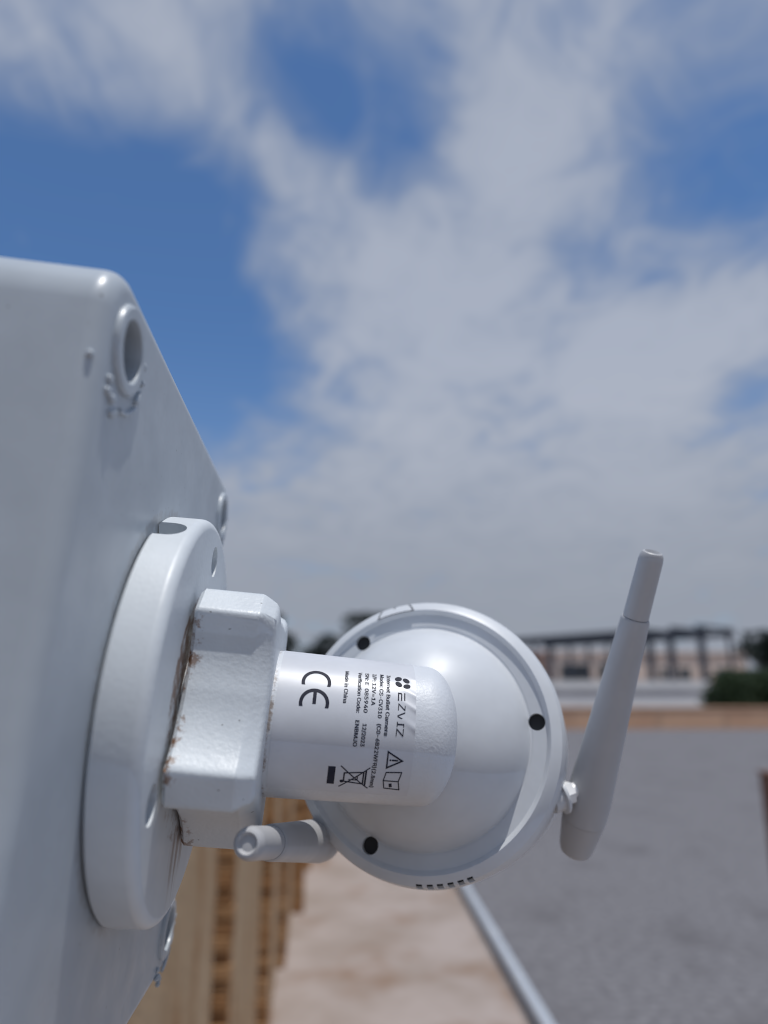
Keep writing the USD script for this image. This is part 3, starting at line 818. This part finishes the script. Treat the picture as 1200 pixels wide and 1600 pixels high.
# black bar, crossed bin, warning triangle, booklet
barlen, _ = mid_len((440, 703), (440, 805)); _, barw = mid_len((420, 750), (463, 750))
shape_at('bar', sbox(-0.5, -0.5, 0.5, 0.5), (440, 754), barw, barlen)
def stroke(pts, w=0.05): return LineString(pts).buffer(w / 2, cap_style=2)
triang = Polygon([(-0.5, -0.5), (0.5, -0.5), (0, 0.5)]); triang = triang.difference(triang.buffer(-0.085)).union(sbox(-0.04, -0.2, 0.04, 0.16)).union(Point(0, -0.29).buffer(0.05))
tl, _ = mid_len((780, 613), (780, 722)); _, tw_ = mid_len((765, 668), (866, 668))
shape_at('warning_sign', triang, (816, 668), tw_, tl)
bl, _ = mid_len((800, 737), (800, 838)); _, bw_ = mid_len((745, 788), (852, 788))
book = union_all([stroke([(-0.5, 0.45), (-0.45, -0.4), (0, -0.5), (0.45, -0.4), (0.5, 0.45), (0, 0.33), (-0.5, 0.45)], 0.055), stroke([(0, 0.33), (0, -0.5)], 0.05), stroke([(0.15, -0.1), (0.36, -0.05)], 0.16)])
shape_at('booklet_sign', book, (798, 788), bw_, bl)
nl, _ = mid_len((560, 708), (560, 828)); _, nw_ = mid_len((490, 768), (662, 768))
binp = union_all([stroke([(-0.28, 0.3), (-0.2, -0.36), (0.2, -0.36), (0.28, 0.3), (-0.28, 0.3)], 0.05), stroke([(-0.36, 0.38), (0.36, 0.38)], 0.06), stroke([(-0.5, 0.5), (0.5, -0.5)], 0.04), stroke([(0.5, 0.5), (-0.5, -0.5)], 0.04), Point(0.2, -0.42).buffer(0.07), stroke([(-0.1, 0.1), (0.1, 0.1), (0.1, -0.2)], 0.04)])
shape_at('crossed_bin_sign', binp, (576, 768), nw_, nl)

# camera housing
BO = np.array([0.0191, 0.195, -0.0109]); BYAW, BDOWN = 0.3058, 0.1682
AX = np.array([math.sin(BYAW) * math.cos(BDOWN), math.cos(BYAW) * math.cos(BDOWN), -math.sin(BDOWN)])
U = np.cross(AX, [0, 0, 1.0]); U /= np.linalg.norm(U); V_ = np.cross(U, AX)
bO, bA, bU, bV = loc(BO), locv(AX), locv(U), locv(V_)
BODYM = Gf.Matrix4d(*bA, 0, *bV, 0, *np.cross(bA, bV), 0, *bO, 1)
bW = np.cross(bA, bV)                                            # = -U or U
sgn = float(np.sign(bW @ bU))


def bobj(name, mesh, material, parent=sc, smooth=30):
    p = obj(name, mesh, material, parent, smooth)
    if parent == sc:
        UsdGeom.Xformable(p).AddTransformOp().Set(BODYM)
    return p


def bpt(ang, r, x):
    """Housing coordinates: ang from right (viewer's right) turning up."""
    return np.array([x, r * math.sin(ang), sgn * r * math.cos(ang)])


Rd, Rr, Ro, Rh = 0.0281, 0.0329, 0.0372, 0.0301
hd = 0.0205; Rs = (Rd ** 2 + hd ** 2) / (2 * hd); amax = math.asin(min(1, Rd / Rs)) if hd <= Rd else 0
dome = [(-hd + Rs * (1 - math.cos(t)), Rs * math.sin(t)) for t in np.linspace(0, amax, 40)]
cover = dome + [(0.0002, Rd + 0.0001), (0.0007, Rd + 0.0003), (0.0008, Rd + 0.0007), (0.0006, Rd + 0.0011), (0.0006, Rr - 0.0004), (0.0004, Rr - 0.0001), (-0.0002, Rr + 0.0003), (-0.0005, Rr + 0.0008)]
cover += [(0.0002, Rr + 0.0020), (0.0016, Rr + 0.0034), (0.0038, Ro - 0.0003), (0.0062, Ro), (0.0235, Ro), (0.0235, 0)]
cov = mani(lathe(cover, 220))
hole_ang = []
for (px, py) in ((567, 1005), (834, 1128), (577, 1322)):
    d = ray(px, py); t = (BO @ AX) / (d @ AX); p = d * t - BO
    hole_ang.append(math.atan2(p @ V_, p @ U)); print('hole', math.degrees(hole_ang[-1]), np.linalg.norm(p))
for a in hole_ang:
    c = lathe([(-0.006, 0), (-0.006, 0.00215), (0.012, 0.00215), (0.012, 0)], 40); q = bpt(a, Rh + 0.0003, 0); c.apply_translation(q)
    cov = cov - mani(c)
# vent slots under the rear edge
vents = []
for (px, py) in ((657, 1385), (674, 1387), (690, 1387), (707, 1386), (723, 1382), (738, 1377)):
    d = ray(px, py); t = ((BO + AX * 0.003) @ AX) / (d @ AX); p = d * t - BO
    vents.append(math.atan2(p @ V_, p @ U))
va0, va1 = vents[0], vents[-1]
for a in vents:
    b = boxm(0.0009, 0.0034, -0.00075, 0.00075, -0.0025, 0.0025); ex = np.array([1.0, 0, 0]); ez = bpt(a, 1, 0); ey = np.cross(ez, ex)
    cov = cov - mani(place(b, bpt(a, Ro - 0.0012, 0), ex, ey, ez))
bobj('end_cover', tri(cov), 'dome', smooth=28)
for a in hole_ang:
    c = lathe([(0.0021, 0), (0.0021, 0.00214), (0.0119, 0.00214), (0.0119, 0)], 24); c.apply_translation(bpt(a, Rh + 0.0003, 0))
    bobj('cover_screw', c, 'black')
for a in vents:
    b = boxm(0.0010, 0.0033, -0.0007, 0.0007, -0.0024, -0.0006); ex = np.array([1.0, 0, 0]); ez = bpt(a, 1, 0); ey = np.cross(ez, ex)
    bobj('vent_slot', place(b, bpt(a, Ro - 0.0006, 0), ex, ey, ez), 'black', smooth=False)
# housing body and hood ahead of the cover
hb = [(0.0238, 0), (0.0238, Ro - 0.0006), (0.0246, Ro - 0.0004), (0.09, Ro - 0.0022), (0.094, Ro - 0.004), (0.094, 0)]
bobj('housing', lathe(hb, 160), 'dome')
bobj('lens_window', lathe([(0.0942, 0), (0.0942, Ro - 0.006), (0.0948, Ro - 0.0065), (0.0948, 0)], 96), 'black')
# printed triangle on the top of the rear edge
def ink_on_cover(poly, ang, x0, size):
    m = cat([trimesh.creation.extrude_polygon(g, 0.00004, engine='earcut') for g in getattr(poly, 'geoms', [poly])])
    v_, f_ = trimesh.remesh.subdivide_to_size(m.vertices, m.faces, 0.03); m = trimesh.Trimesh(v_, f_, process=False)
    v = np.array(m.vertices); out = []
    px_ = np.array([c[0] for c in cover[len(dome):]]); pr_ = np.array([c[1] for c in cover[len(dome):]])
    seg = slice(6, 14); xs, rs = px_[7:13], pr_[7:13]
    for x, y, z in v:
        xx = x0 + y * size; r = np.interp(xx, xs, rs) + z + 0.00001 - (0.00008 if z <= 1e-9 else 0); a = ang - x * size / Ro
        out.append(bpt(a, r, xx))
    return trimesh.Trimesh(np.array(out), m.faces, process=False)
t2 = Polygon([(-0.5, -0.35), (0.5, -0.35), (0, 0.35)]); t2 = t2.difference(t2.buffer(-0.035)).union(stroke([(0.04, 0.12), (-0.05, -0.02), (0.05, -0.05), (-0.03, -0.2)], 0.04))
d = ray(622, 962); t = ((BO + AX * 0.003) @ AX) / (d @ AX); p = d * t - BO
bobj('warning_print', ink_on_cover(t2, math.atan2(p @ V_, p @ U), 0.0035, 0.0125), 'grey_ink', smooth=False)


# antennas
def antenna(parent, base, tip, foot_extra, r_tip, r_max, hinge_from, label=None):
    base, tip = np.asarray(base, float), np.asarray(tip, float)
    ax = tip - base; Ln = np.linalg.norm(ax); ax /= Ln
    ex, ey, ez = frame_of(ax, (0, 1.0, 0.2)); mm = np.stack([ex, ey, ez])
    foot = 0.011
    cap = 0.0175
    shell = [(foot + 0.00015, 0), (foot + 0.00015, r_max * 0.975), (foot + 0.0012, r_max * 0.985)]
    for x in np.linspace(foot + 0.006, Ln - cap - 0.0008, 14):
        k = (x - foot - 0.006) / (Ln - cap - foot)
        shell.append((x, r_max + (r_tip * 1.06 - r_max) * min(1, max(0, k)) ** 0.95))
    shell += [(Ln - cap - 0.00012, r_tip * 1.05), (Ln - cap - 0.00012, 0)]
    tipc = [(Ln - cap, 0), (Ln - cap, r_tip * 1.0), (Ln - cap + 0.0003, r_tip * 1.02), (Ln - 0.0022, r_tip * 0.96), (Ln - 0.0010, r_tip * 0.90), (Ln - 0.0002, r_tip * 0.76), (Ln, r_tip * 0.62), (Ln - 0.0003, r_tip * 0.55), (Ln - 0.0008, r_tip * 0.45), (Ln - 0.0006, 0)]
    ft = [(0.0, 0), (0.0, r_max * 0.56), (0.0006, r_max * 0.68), (0.002, r_max * 0.76), (foot - 0.0006, r_max * 0.95), (foot, r_max * 0.95), (foot, 0)]
    P = lambda m: place(m, loc(base), locv(ex), locv(ey), locv(ez))
    a = obj('antenna', P(lathe(shell, 64)), 'antenna', parent)
    obj('tip', P(lathe(tipc, 64)), 'antenna', a)
    obj('foot', P(lathe(ft, 64)), 'antenna', a)
    # hinge: threaded stub and hexagonal nut from the housing to the antenna
    h0 = np.asarray(hinge_from, float); h1 = base + ax * (foot + 0.011)
    hx, hy, hz = frame_of(h1 - h0); hl = np.linalg.norm(h1 - h0)
    Hp = lambda m: place(m, loc(h0), locv(hx), locv(hy), locv(hz))
    collar = lathe([(-0.003, 0), (-0.003, 0.0036), (-0.0002, 0.0036), (-0.0001, 0.0047), (0.0006, 0.0047), (0.0008, 0.0044), (0.0008, 0)], 40)
    obj('hinge_collar', Hp(collar), 'dome', a)
    hexa = lathe([(0.0014, 0), (0.0014, 0.0029), (0.0034, 0.0029), (0.0036, 0.0025), (0.0036, 0)], 6)
    obj('hinge_nut', Hp(hexa), 'bolt', a, False)
    stub = lathe([(0.0005, 0), (0.0005, 0.0019), (hl, 0.0019), (hl, 0)], 24)
    obj('hinge_stub', Hp(stub), 'bolt', a)
    return a


def housing_pt(px, py, x):
    """Point on the housing side (radius Ro) at distance x ahead of the ring, at the angle of a pixel."""
    c = BO + AX * x; d = ray(px, py); t = (c @ AX) / (d @ AX); p = d * t - c; p /= np.linalg.norm(p)
    return c + p * Ro


hr = housing_pt(872, 1242, 0.016); hl_ = housing_pt(492, 1302, 0.016)
print('hinge px', project(hr), project(hl_))
antenna(sc, at(898, 1331, hr[1] + 0.012), at(1020, 862, 0.168), 0, 0.0031, 0.0060, hr)
antenna(sc, at(512, 1313, hl_[1] + 0.012), at(386, 1318, 0.139), 0, 0.0031, 0.0056, hl_)
